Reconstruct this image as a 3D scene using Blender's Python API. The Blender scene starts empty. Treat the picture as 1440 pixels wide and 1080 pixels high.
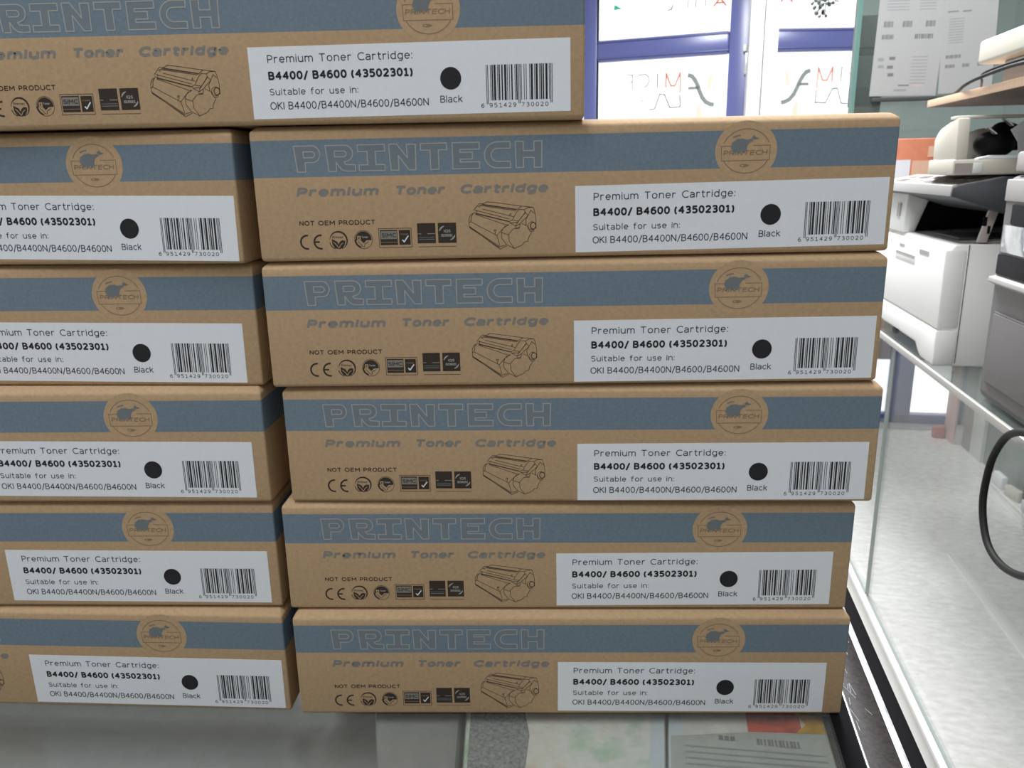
import bpy, bmesh, math, random
from mathutils import Vector, Matrix
from mathutils.geometry import tessellate_polygon
random.seed(4)
S = bpy.context.scene
FZ = -1.1
COL = S.collection

# ------------------------------------------------------------------ camera, world, lights, exposure
TH = 0.18518                      # the shop's axes are turned this much from the camera's
CS, SN = math.cos(TH), math.sin(TH)


def W(s, t, z=0.0):
    """shop axes (s to the right, t into the shop, z up from the counter top) -> world"""
    return Vector((s * CS + t * SN, -s * SN + t * CS, z))


cam_d = bpy.data.cameras.new('camera')
cam_d.sensor_width = 36.0
cam_d.lens = 1110.2 / 1440 * 36.0
cam_d.clip_start = 0.02
cam_d.clip_end = 60
cam_d.dof.use_dof = True
cam_d.dof.focus_distance = 0.50
cam_d.dof.aperture_fstop = 22
cam = bpy.data.objects.new('camera', cam_d)
COL.objects.link(cam)
pt, ro = 0.263921561, -0.0180092428
fwd = Vector((0, math.cos(pt), -math.sin(pt)))
up0 = Vector((0, math.sin(pt), math.cos(pt)))
r0 = Vector((1, 0, 0))
rgt = r0 * math.cos(ro) + up0 * math.sin(ro)
upv = -r0 * math.sin(ro) + up0 * math.cos(ro)
M = Matrix((rgt, upv, -fwd)).transposed().to_4x4()
M.translation = Vector((0, 0, 0.322646))
cam.matrix_world = M
S.camera = cam

wd = bpy.data.worlds.new('daylight')
S.world = wd
wd.use_nodes = True
wd.node_tree.nodes['Background'].inputs[0].default_value = (0.97, 0.98, 1.0, 1)
wd.node_tree.nodes['Background'].inputs[1].default_value = 1.7


def area(name, loc, sx, sy, power, col=(0.95, 0.97, 1.0)):
    l = bpy.data.lights.new(name, 'AREA')
    l.shape = 'RECTANGLE'
    l.size, l.size_y = sx, sy
    l.energy = power
    l.color = col
    o = bpy.data.objects.new(name, l)
    COL.objects.link(o)
    o.location = loc
    o.rotation_euler = (0, 0, -TH)
    return o


area('ceiling_lamp', W(-0.40, -0.25, 1.68), 0.5, 1.2, 20)
area('ceiling_lamp', W(0.05, 1.45, 1.68), 0.5, 1.5, 50)
area('ceiling_lamp', W(0.22, 2.75, 1.68), 0.5, 1.0, 98)

S.view_settings.view_transform = 'Standard'
S.view_settings.look = 'None'
S.view_settings.exposure = 0.0
S.view_settings.gamma = 1.0
S.view_settings.use_curve_mapping = False
S.cycles.use_denoising = True
S.cycles.max_bounces = 10
S.cycles.transparent_max_bounces = 24
S.cycles.caustics_reflective = False
S.cycles.caustics_refractive = False
S.cycles.sample_clamp_indirect = 6.0


# ------------------------------------------------------------------ materials
def new_mat(name):
    m = bpy.data.materials.new(name)
    m.use_nodes = True
    return m, m.node_tree.nodes, m.node_tree.links


def watercolour(name, stops, scale):
    m, n, l = new_mat(name)
    b = n['Principled BSDF']
    b.inputs['Roughness'].default_value = 0.35
    tc = n.new('ShaderNodeTexCoord')
    nz = n.new('ShaderNodeTexNoise')
    nz.inputs['Scale'].default_value = scale
    nz.inputs['Detail'].default_value = 6
    nz.inputs['Roughness'].default_value = 0.6
    rp = n.new('ShaderNodeValToRGB')
    e = rp.color_ramp.elements
    e[0].position, e[0].color = stops[0][0], (*stops[0][1], 1)
    e[1].position, e[1].color = stops[-1][0], (*stops[-1][1], 1)
    for p, c in stops[1:-1]:
        q = e.new(p)
        q.color = (*c, 1)
    l.new(tc.outputs['Object'], nz.inputs['Vector'])
    l.new(nz.outputs['Fac'], rp.inputs['Fac'])
    l.new(rp.outputs['Color'], b.inputs['Base Color'])
    return m


def plain(name, col, rough=0.6, metal=0.0, var=0.0, scale=60.0, spec=0.5, bump=0.0, stretch=(1, 1, 1), emit=None):
    m, n, l = new_mat(name)
    b = n['Principled BSDF']
    b.inputs['Base Color'].default_value = (*col, 1)
    b.inputs['Roughness'].default_value = rough
    b.inputs['Metallic'].default_value = metal
    b.inputs['Specular IOR Level'].default_value = spec
    if var or bump:
        tc = n.new('ShaderNodeTexCoord')
        mp = n.new('ShaderNodeMapping')
        mp.inputs['Scale'].default_value = stretch
        nz = n.new('ShaderNodeTexNoise')
        nz.inputs['Scale'].default_value = scale
        nz.inputs['Detail'].default_value = 5
        nz.inputs['Roughness'].default_value = 0.65
        l.new(tc.outputs['Object'], mp.inputs['Vector'])
        l.new(mp.outputs['Vector'], nz.inputs['Vector'])
        if var:
            rp = n.new('ShaderNodeValToRGB')
            rp.color_ramp.elements[0].position = 0.32
            rp.color_ramp.elements[1].position = 0.68
            rp.color_ramp.elements[0].color = tuple(c * (1 - var) for c in col) + (1,)
            rp.color_ramp.elements[1].color = tuple(min(1, c * (1 + var)) for c in col) + (1,)
            l.new(nz.outputs['Fac'], rp.inputs['Fac'])
            l.new(rp.outputs['Color'], b.inputs['Base Color'])
        if bump:
            bp = n.new('ShaderNodeBump')
            bp.inputs['Strength'].default_value = bump
            bp.inputs['Distance'].default_value = 0.001
            l.new(nz.outputs['Fac'], bp.inputs['Height'])
            l.new(bp.outputs['Normal'], b.inputs['Normal'])
    return m


def glass(name, tint, refl=1.0, rough=0.0, dust=0.0, dustcol=(0.5, 0.5, 0.48)):
    """thin clear glass: tinted transmission, Fresnel reflection, a little dust on top"""
    m, n, l = new_mat(name)
    out = n['Material Output']
    n.remove(n['Principled BSDF'])
    tr = n.new('ShaderNodeBsdfTransparent')
    tr.inputs[0].default_value = (*tint, 1)
    gl = n.new('ShaderNodeBsdfGlossy')
    gl.inputs['Roughness'].default_value = rough
    fr = n.new('ShaderNodeFresnel')
    fr.inputs['IOR'].default_value = 1.45
    mu = n.new('ShaderNodeMath')
    mu.operation = 'MULTIPLY'
    mu.inputs[1].default_value = refl
    mu.use_clamp = True
    l.new(fr.outputs[0], mu.inputs[0])
    mx = n.new('ShaderNodeMixShader')
    l.new(mu.outputs[0], mx.inputs[0])
    l.new(tr.outputs[0], mx.inputs[1])
    l.new(gl.outputs[0], mx.inputs[2])
    last = mx
    if dust:
        df = n.new('ShaderNodeBsdfDiffuse')
        df.inputs[0].default_value = (*dustcol, 1)
        tc = n.new('ShaderNodeTexCoord')
        nz = n.new('ShaderNodeTexNoise')
        nz.inputs['Scale'].default_value = 160
        nz.inputs['Detail'].default_value = 6
        l.new(tc.outputs['Object'], nz.inputs['Vector'])
        mr = n.new('ShaderNodeMapRange')
        mr.inputs['From Min'].default_value = 0.3
        mr.inputs['From Max'].default_value = 0.7
        mr.inputs['To Min'].default_value = dust * 0.7
        mr.inputs['To Max'].default_value = dust * 1.25
        l.new(nz.outputs['Fac'], mr.inputs['Value'])
        m2 = n.new('ShaderNodeMixShader')
        l.new(mr.outputs[0], m2.inputs[0])
        l.new(mx.outputs[0], m2.inputs[1])
        l.new(df.outputs[0], m2.inputs[2])
        last = m2
    l.new(last.outputs[0], out.inputs['Surface'])
    return m


K = dict(
    kraft=plain('kraft_board', (0.47, 0.325, 0.192), 0.8, var=0.09, scale=420, spec=0.2),
    band=plain('blue_grey_ink', (0.165, 0.218, 0.268), 0.75, var=0.10, scale=500, spec=0.2),
    letter=plain('letter_ink', (0.174, 0.207, 0.238), 0.75, spec=0.2),
    outline=plain('letter_outline', (0.37, 0.37, 0.35), 0.75, spec=0.2),
    script=plain('grey_ink', (0.235, 0.22, 0.20), 0.75, spec=0.2),
    dark=plain('dark_ink', (0.045, 0.033, 0.026), 0.75, spec=0.2),
    mid=plain('brown_ink', (0.26, 0.185, 0.12), 0.75, spec=0.2),
    beast=plain('emblem_ink', (0.165, 0.185, 0.195), 0.75, spec=0.2),
    label=plain('label_paper', (0.76, 0.785, 0.83), 0.55, var=0.015, scale=300, spec=0.3),
    black=plain('label_ink', (0.014, 0.014, 0.017), 0.5, spec=0.3),
)
M_white = plain('white_plastic', (0.80, 0.80, 0.78), 0.45)
M_white2 = plain('pale_plastic', (0.70, 0.71, 0.69), 0.5)
M_beige = plain('beige_plastic', (0.57, 0.54, 0.465), 0.5)
M_cream = plain('cream_plastic', (0.60, 0.575, 0.49), 0.5)
M_grey = plain('grey_plastic', (0.10, 0.091, 0.089), 0.55, var=0.04, scale=300)
M_lgrey = plain('light_grey_plastic', (0.33, 0.31, 0.30), 0.5)
M_dgrey = plain('dark_grey_plastic', (0.050, 0.053, 0.060), 0.55)
M_black = plain('black_plastic', (0.010, 0.010, 0.012), 0.5, spec=0.04)
M_line = plain('panel_gap', (0.13, 0.13, 0.13), 0.7)
M_alu = plain('brushed_aluminium', (0.46, 0.44, 0.415), 0.4, metal=0.4)
M_sstrip = plain('pale_silver_plastic', (0.36, 0.35, 0.34), 0.35)
M_silver = plain('silver_edge', (0.85, 0.85, 0.87), 0.25, metal=0.7)
M_worn = plain('worn_aluminium', (0.42, 0.41, 0.42), 0.5, metal=0.2, var=0.35, scale=120)
M_bronze = plain('bronze_anodised', (0.034, 0.028, 0.027), 0.45, metal=0.0, var=0.5, scale=300, spec=0.12)
M_gasket = plain('black_gasket', (0.007, 0.007, 0.008), 0.75, spec=0.05)
M_wood = plain('shelf_wood', (0.66, 0.45, 0.30), 0.5, var=0.12, scale=30, stretch=(1, 8, 1))
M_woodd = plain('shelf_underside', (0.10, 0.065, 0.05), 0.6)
M_blue = plain('blue_frame_paint', (0.105, 0.12, 0.30), 0.28)
M_wall = plain('wall_paint', (0.66, 0.66, 0.64), 0.7, var=0.02, scale=8)
M_wallg = plain('grey_green_wall', (0.37, 0.39, 0.375), 0.7, var=0.05, scale=8)
M_backg = plain('dark_green_back_board', (0.12, 0.17, 0.155), 0.35, var=0.3, scale=9)
M_ceil = plain('ceiling_paint', (0.80, 0.80, 0.79), 0.8)
M_floor = plain('floor_tile', (0.52, 0.51, 0.49), 0.25, var=0.06, scale=5)
M_deck = plain('pale_marble_laminate', (0.80, 0.78, 0.755), 0.16, var=0.17, scale=85, stretch=(.5, 1, 1))
M_lwhite = plain('rail_off_white', (0.66, 0.65, 0.63), 0.45)
M_track = plain('white_track', (0.88, 0.87, 0.86), 0.3)
M_post = plain('door_post_paint', (0.56, 0.54, 0.54), 0.5)
M_base = plain('cabinet_white', (0.82, 0.81, 0.79), 0.4)
M_gboard = plain('grey_liner_card', (0.32, 0.325, 0.318), 0.6, var=0.07, scale=90)
M_gedge = plain('green_glass_edge', (0.16, 0.30, 0.27), 0.15)
M_gedge2 = plain('dark_glass_edge', (0.36, 0.41, 0.385), 0.2)
M_glass = glass('clear_glass', (0.985, 0.988, 0.983), 0.3)
M_gtop = glass('showcase_top_glass', (0.945, 0.962, 0.956), 0.8, dust=0.07, dustcol=(0.45, 0.50, 0.47))
M_cgls = glass('dusty_counter_glass', (0.955, 0.965, 0.955), 0.16, 0.22, dust=0.10, dustcol=(0.40, 0.41, 0.40))
M_gren = glass('green_tinted_glass', (0.80, 0.855, 0.84), 0.7, dust=0.12, dustcol=(0.45, 0.55, 0.52))
M_mirr = plain('mirror_film', (0.93, 0.94, 0.94), 0.02, metal=1.0)
M_tint = glass('window_tint', (0.36, 0.335, 0.30), 0.0)
M_paper = plain('printed_sheet', (0.44, 0.45, 0.45), 0.7, spec=0.2)
M_print = plain('grey_print', (0.20, 0.20, 0.21), 0.7, spec=0.2)
M_fprint = plain('faint_print', (0.32, 0.33, 0.34), 0.7, spec=0.2)
M_rprint = plain('reddish_print', (0.60, 0.47, 0.47), 0.7, spec=0.2)
M_wpaper = plain('white_paper', (0.86, 0.86, 0.90), 0.7)
M_orange = plain('orange_card', (0.58, 0.20, 0.11), 0.5, var=0.12, scale=30)
M_orangel = plain('pale_orange_card', (0.80, 0.50, 0.36), 0.5)
M_pink = plain('pink_card', (0.80, 0.56, 0.52), 0.6)
M_red = plain('red_card', (0.62, 0.20, 0.16), 0.6)
M_rubber = plain('cable_rubber', (0.014, 0.014, 0.013), 0.6, spec=0.2)
M_taupe = plain('taupe_plastic', (0.36, 0.31, 0.29), 0.5)
M_arm = plain('pinkish_plastic', (0.52, 0.46, 0.44), 0.5)
M_signd = plain('sign_dark_film', (0.20, 0.22, 0.21), 0.6)
M_signk = plain('sign_thin_film', (0.05, 0.05, 0.05), 0.6)
M_signr = plain('sign_red_film', (0.55, 0.13, 0.08), 0.6)
M_signg = plain('sign_green_film', (0.03, 0.45, 0.22), 0.6)
M_signo = glass('sign_pale_orange_film', (0.72, 0.60, 0.50), 0.0)


# ------------------------------------------------------------------ mesh builder
class MB:
    def __init__(self):
        self.v, self.f, self.mi, self.mats, self.sm = [], [], [], [], []

    def m(self, mat):
        if mat not in self.mats:
            self.mats.append(mat)
        return self.mats.index(mat)

    def add(self, verts, faces, mat, smooth=False):
        k = len(self.v)
        i = self.m(mat)
        self.v += [tuple(p) for p in verts]
        for f in faces:
            self.f.append(tuple(k + q for q in f))
            self.mi.append(i)
            self.sm.append(smooth)

    def box(self, lo, hi, mat, bev=0.0, seg=2):
        bm = bmesh.new()
        bmesh.ops.create_cube(bm, size=1)
        for q in bm.verts:
            q.co = Vector([(lo[i] + hi[i]) / 2 + q.co[i] * (hi[i] - lo[i]) for i in range(3)])
        if bev:
            bev = min(bev, 0.45 * min(hi[i] - lo[i] for i in range(3)))
            bmesh.ops.bevel(bm, geom=bm.edges[:], offset=bev, segments=seg, profile=0.5, affect='EDGES')
        self.frombm(bm, mat, bool(bev))

    def frombm(self, bm, mat, smooth=False):
        bm.verts.index_update()
        self.add([q.co for q in bm.verts], [[q.index for q in f.verts] for f in bm.faces], mat, smooth)
        bm.free()

    def prism(self, poly, axis, a, b, mat, bev=0.0):
        """polygon in the plane normal to axis, extruded from a to b"""
        def P(p, h):
            return {0: (h, p[0], p[1]), 1: (p[0], h, p[1]), 2: (p[0], p[1], h)}[axis]
        bm = bmesh.new()
        v0 = [bm.verts.new(P(p, a)) for p in poly]
        v1 = [bm.verts.new(P(p, b)) for p in poly]
        bm.faces.new(v0)
        bm.faces.new(v1[::-1])
        for i in range(len(poly)):
            j = (i + 1) % len(poly)
            bm.faces.new((v0[j], v0[i], v1[i], v1[j]))
        bmesh.ops.recalc_face_normals(bm, faces=bm.faces[:])
        if bev:
            bmesh.ops.bevel(bm, geom=bm.edges[:], offset=bev, segments=2, profile=0.5, affect='EDGES')
        self.frombm(bm, mat, bool(bev))

    def tube(self, pts, r, mat, n=10, rads=None):
        pts = [Vector(p) for p in pts]
        rings = []
        side = None
        for i, p in enumerate(pts):
            d = (pts[min(i + 1, len(pts) - 1)] - pts[max(i - 1, 0)]).normalized()
            if side is None:
                side = d.orthogonal().normalized()
            side = (side - d * side.dot(d)).normalized()
            o = d.cross(side)
            rr = rads[i] if rads else r
            rings.append([p + (side * math.cos(2 * math.pi * k / n) + o * math.sin(2 * math.pi * k / n)) * rr for k in range(n)])
        V = [q for g in rings for q in g]
        F = [(i * n + k, i * n + (k + 1) % n, (i + 1) * n + (k + 1) % n, (i + 1) * n + k) for i in range(len(pts) - 1) for k in range(n)]
        F += [tuple(range(n - 1, -1, -1)), tuple((len(pts) - 1) * n + k for k in range(n))]
        self.add(V, F, mat, True)

    def ellipsoid(self, c, r, mat, nu=20, nv=12, rot=None):
        V, F = [], []
        for j in range(nv + 1):
            ph = math.pi * j / nv
            for i in range(nu):
                th = 2 * math.pi * i / nu
                p = Vector((r[0] * math.sin(ph) * math.cos(th), r[1] * math.sin(ph) * math.sin(th), r[2] * math.cos(ph)))
                if rot:
                    p = rot @ p
                V.append(Vector(c) + p)
        for j in range(nv):
            for i in range(nu):
                F.append((j * nu + i, (j + 1) * nu + i, (j + 1) * nu + (i + 1) % nu, j * nu + (i + 1) % nu))
        self.add(V, F, mat, True)

    def build(self, name, parent=None, loc=(0, 0, 0), rot=(0, 0, 0)):
        me = bpy.data.meshes.new(name)
        me.from_pydata(self.v, [], self.f)
        for q in self.mats:
            me.materials.append(q)
        me.polygons.foreach_set('material_index', self.mi)
        me.polygons.foreach_set('use_smooth', self.sm)
        me.update()
        if any(self.sm):
            bm = bmesh.new()
            bm.from_mesh(me)
            bmesh.ops.remove_doubles(bm, verts=bm.verts[:], dist=1e-7)
            for e in bm.edges:
                if len(e.link_faces) == 2 and e.calc_face_angle(0) > 0.7:
                    e.smooth = False
            bm.to_mesh(me)
            bm.free()
        o = bpy.data.objects.new(name, me)
        COL.objects.link(o)
        o.location = loc
        o.rotation_euler = rot
        if parent:
            o.parent = parent
        return o


def tag(o, label, cat, group=None):
    o['label'] = label
    o['category'] = cat
    if group:
        o['group'] = group
    return o


def thing(name, label, cat, loc, rz=-TH, group=None):
    o = bpy.data.objects.new(name, None)
    COL.objects.link(o)
    o.location = loc
    o.rotation_euler = (0, 0, rz)
    o.empty_display_size = 0.05
    return tag(o, label, cat, group)


def structure(o):
    o['kind'] = 'structure'
    return o


# ------------------------------------------------------------------ flat print on an upright face
class Print:
    """flat ink laid on the plane y = y0 (facing -y): x to the right, z up, both in millimetres"""
    def __init__(self, mb, y0, ox=0.0, oz=0.0):
        self.mb, self.y0, self.ox, self.oz, self.cnt = mb, y0, ox, oz, 0

    def pts(self, P, lay):
        return [(self.ox + x / 1000, self.y0 - lay * 5e-5, self.oz + z / 1000) for x, z in P]

    def poly(self, loops, mat, lay=1):
        loops3 = [[Vector((x, z, 0)) for x, z in lp] for lp in loops]
        tris = tessellate_polygon(loops3)
        flat = [p for lp in loops for p in lp]
        F = []
        for t in tris:
            a, b, c = (flat[i] for i in t)
            ar = (b[0] - a[0]) * (c[1] - a[1]) - (b[1] - a[1]) * (c[0] - a[0])
            F.append(t if ar > 0 else t[::-1])
        self.mb.add(self.pts(flat, lay), F, mat)

    def rect(self, x0, z0, x1, z1, mat, lay=1):
        self.mb.add(self.pts([(x0, z0), (x1, z0), (x1, z1), (x0, z1)], lay), [(0, 1, 2, 3)], mat)

    def stroke(self, P, w, mat, lay=1, closed=False):
        P = list(P)
        if closed:
            P.append(P[0])
        for k, ((x0, z0), (x1, z1)) in enumerate(zip(P, P[1:])):
            self.cnt += 1
            d = math.hypot(x1 - x0, z1 - z0)
            if d < 1e-9:
                continue
            ux, uz = (x1 - x0) / d * w / 2, (z1 - z0) / d * w / 2
            q = [(x0 - ux * .5 + uz, z0 - uz * .5 - ux), (x1 + ux * .6 + uz, z1 + uz * .6 - ux),
                 (x1 + ux * .6 - uz, z1 + uz * .6 + ux), (x0 - ux * .6 - uz, z0 - uz * .6 + ux)]
            self.mb.add(self.pts(q, lay + 0.1 * (self.cnt % 5)), [(0, 1, 2, 3)], mat)

    def disc(self, x, z, rx, rz, mat, lay=1, n=48):
        self.mb.add(self.pts([(x + rx * math.cos(2 * math.pi * k / n), z + rz * math.sin(2 * math.pi * k / n)) for k in range(n)], lay),
                    [tuple(range(n))], mat)

    def arc(self, x, z, rx, rz, a0, a1, w, mat, lay=1, n=28, w1=None):
        A = [math.radians(a0 + (a1 - a0) * k / n) for k in range(n + 1)]
        V, F = [], []
        for k, t in enumerate(A):
            ww = w if w1 is None else w + (w1 - w) * math.sin(math.pi * k / n)
            V.append((x + (rx + ww / 2) * math.cos(t), z + (rz + ww / 2) * math.sin(t)))
            V.append((x + (rx - ww / 2) * math.cos(t), z + (rz - ww / 2) * math.sin(t)))
        for k in range(n):
            f = (2 * k, 2 * k + 2, 2 * k + 3, 2 * k + 1)
            F.append(f if a1 > a0 else f[::-1])
        self.mb.add(self.pts(V, lay), F, mat)


# a plain sans-serif drawn with strokes: cap height 1, x-height .75
def _arc(cx, cy, rx, ry, a0, a1, n=10):
    return [(cx + rx * math.cos(math.radians(a0 + (a1 - a0) * k / n)), cy + ry * math.sin(math.radians(a0 + (a1 - a0) * k / n))) for k in range(n + 1)]


def _font():
    A, X = _arc, .745
    F = {}
    dot = lambda x, y: [(x, y - .045), (x, y + .045)]
    arch = lambda x, w: [(x, .50)] + A(x + w / 2, .50, w / 2, X - .50, 180, 0, 8) + [(x + w, 0)]
    bowl_r = A(.27, X / 2, .26, X / 2 - .01, 0, 360, 16)
    F['a'] = (.50, [[(.03, .66)] + A(.24, .52, .24, .215, 115, 0, 7) + [(.48, 0)], [(.48, .42), (.22, .40)] + A(.19, .205, .18, .20, 95, 270, 9) + [(.33, .03), (.48, .16)]])
    F['b'] = (.53, [[(0, 0), (0, 1.04)], [(0, .56)] + A(.25, X / 2, .27, X / 2 - .01, 135, -135, 14) + [(0, .18)]])
    F['c'] = (.45, [A(.27, X / 2, .27, X / 2 - .01, 52, 308, 14)])
    F['d'] = (.53, [[(.53, 0), (.53, 1.04)], [(.53, .56)] + A(.28, X / 2, .27, X / 2 - .01, 45, 315, 14) + [(.53, .18)]])
    F['e'] = (.53, [[(.01, .385), (.525, .385)] + A(.27, X / 2, .262, X / 2 - .01, 3, 312, 15)])
    F['f'] = (.36, [[(.13, 0), (.13, .80)] + A(.31, .82, .18, .22, 175, 78, 6), [(0, .72), (.35, .72)]])
    F['g'] = (.53, [[(.53, X), (.53, 0)] + A(.27, -.02, .26, .24, 0, -125, 7), [(.53, .56)] + A(.28, X / 2, .27, X / 2 - .01, 45, 315, 14) + [(.53, .18)]])
    F['h'] = (.50, [[(0, 0), (0, 1.04)], arch(0, .50)])
    F['i'] = (.0, [[(0, 0), (0, X)], dot(0, .965)])
    F['k'] = (.46, [[(0, 0), (0, 1.04)], [(.44, X), (.02, .36)], [(.14, .46), (.47, 0)]])
    F['l'] = (.0, [[(0, 0), (0, 1.04)]])
    F['m'] = (.84, [[(0, 0), (0, X)], arch(0, .42), arch(.42, .42)])
    F['n'] = (.50, [[(0, 0), (0, X)], arch(0, .50)])
    F['o'] = (.55, [A(.275, X / 2, .275, X / 2 - .01, 0, 360, 18)])
    F['r'] = (.33, [[(0, 0), (0, X)], [(0, .50)] + A(.24, .47, .24, .255, 170, 75, 6) + [(.33, .70)]])
    F['s'] = (.42, [[(.40, .64)] + A(.21, .54, .20, .19, 50, 230, 9) + A(.21, .205, .205, .20, 62, -145, 11)])
    F['t'] = (.34, [[(.12, .98), (.12, .20)] + A(.29, .20, .17, .20, 180, 285, 6), [(0, .72), (.34, .72)]])
    F['u'] = (.50, [[(0, X), (0, .24)] + A(.25, .25, .25, .24, 180, 360, 8), [(.50, 0), (.50, X)]])
    F['B'] = (.56, [[(0, 0), (0, 1), (.26, 1)] + A(.28, .765, .22, .235, 90, -90, 8) + [(0, .53)], [(.28, .53)] + A(.29, .265, .265, .265, 90, -90, 9) + [(0, 0)]])
    F['C'] = (.64, [A(.42, .5, .42, .50, 52, 308, 16)])
    F['D'] = (.68, [[(0, 0), (0, 1), (.26, 1)] + A(.26, .5, .42, .50, 90, -90, 14) + [(0, 0)]])
    F['E'] = (.50, [[(.50, 0), (0, 0), (0, 1), (.50, 1)], [(0, .53), (.46, .53)]])
    F['H'] = (.62, [[(0, 0), (0, 1)], [(.62, 0), (.62, 1)], [(0, .53), (.62, .53)]])
    F['I'] = (.0, [[(0, 0), (0, 1)]])
    F['K'] = (.58, [[(0, 0), (0, 1)], [(.55, 1), (.03, .47)], [(.17, .60), (.59, 0)]])
    F['M'] = (.72, [[(0, 0), (0, 1), (.36, .36), (.72, 1), (.72, 0)]])
    F['N'] = (.62, [[(0, 0), (0, 1), (.62, 0), (.62, 1)]])
    F['O'] = (.76, [A(.38, .5, .38, .50, 0, 360, 22)])
    F['P'] = (.52, [[(0, 0), (0, 1), (.26, 1)] + A(.26, .715, .27, .285, 90, -90, 9) + [(0, .43)]])
    F['R'] = (.60, [[(0, 0), (0, 1), (.26, 1)] + A(.27, .735, .25, .265, 90, -90, 9) + [(0, .47)], [(.28, .46), (.60, 0)]])
    F['S'] = (.56, [[(.52, .90)] + A(.28, .74, .26, .25, 48, 240, 9) + A(.28, .265, .27, .26, 65, -148, 12)])
    F['T'] = (.62, [[(0, 1), (.62, 1)], [(.31, 0), (.31, 1)]])
    F['U'] = (.62, [[(0, 1), (0, .33)] + A(.31, .33, .31, .33, 180, 360, 10) + [(.62, 1)]])
    F['0'] = (.54, [A(.27, .5, .27, .50, 0, 360, 18)])
    F['1'] = (.40, [[(.02, .84), (.22, .98), (.22, 0)], [(.02, 0), (.42, 0)]])
    F['2'] = (.54, [[(.03, .86)] + A(.26, .73, .25, .27, 130, -25, 8) + [(.02, .01), (.54, .01)]])
    F['3'] = (.52, [[(.03, .92)] + A(.24, .76, .24, .24, 110, -80, 9), [(.18, .53)] + A(.24, .265, .275, .265, 85, -130, 10)])
    F['4'] = (.58, [[(.44, 0), (.44, 1), (.0, .32), (.58, .32)]])
    F['5'] = (.52, [[(.48, 1), (.06, 1), (.05, .58)] + A(.23, .31, .29, .31, 105, -135, 12)])
    F['6'] = (.54, [[(.47, .97)] + A(.36, .46, .35, .54, 95, 180, 6), A(.28, .31, .27, .31, 0, 360, 16)])
    F['7'] = (.52, [[(0, 1), (.52, 1), (.16, 0)]])
    F['9'] = (.54, [[(.07, .03)] + A(.18, .54, .35, .54, -85, 0, 6), A(.26, .69, .26, .31, 0, 360, 16)])
    F['/'] = (.36, [[(0, -.16), (.38, 1.04)]])
    F['('] = (.18, [A(.32, .42, .32, .66, 128, 232, 8)])
    F[')'] = (.18, [A(-.14, .42, .32, .66, 52, -52, 8)])
    F[':'] = (.0, [dot(0, .06), dot(0, .66)])
    F['|'] = (.0, [[(0, -.15), (0, 1.05)]])
    F['Q'] = (.76, [A(.38, .5, .38, .50, 0, 360, 22), [(.45, .2), (.78, -.1)]])
    return F


FONT = _font()


def lettering(P, body, x0, x1, base, cap, w, mat, lay=1, shear=0.0, gap=.27, space=.36):
    """body set between x0 and x1 on the baseline, w = stroke weight as a share of the cap height"""
    x, items = 0.0, []
    for ch in body:
        if ch == ' ':
            x += space
            continue
        adv, st = FONT[ch]
        items.append((x, st))
        x += adv + gap
    x -= gap
    hw = w * cap / 2
    kx = (x1 - x0 - 2 * hw) / max(x, .05) if x > .05 else cap
    kz = (cap - 2 * hw) / 1.0
    for ox, st in items:
        for pl in st:
            q = [(x0 + hw + (ox + px) * kx + shear * pz * kz, base + hw + pz * kz) for px, pz in pl]
            P.stroke(q, 2 * hw, mat, lay)


# ------------------------------------------------------------------ toner carton
BW, BD, BH = 0.33, 0.10, 0.0693


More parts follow.
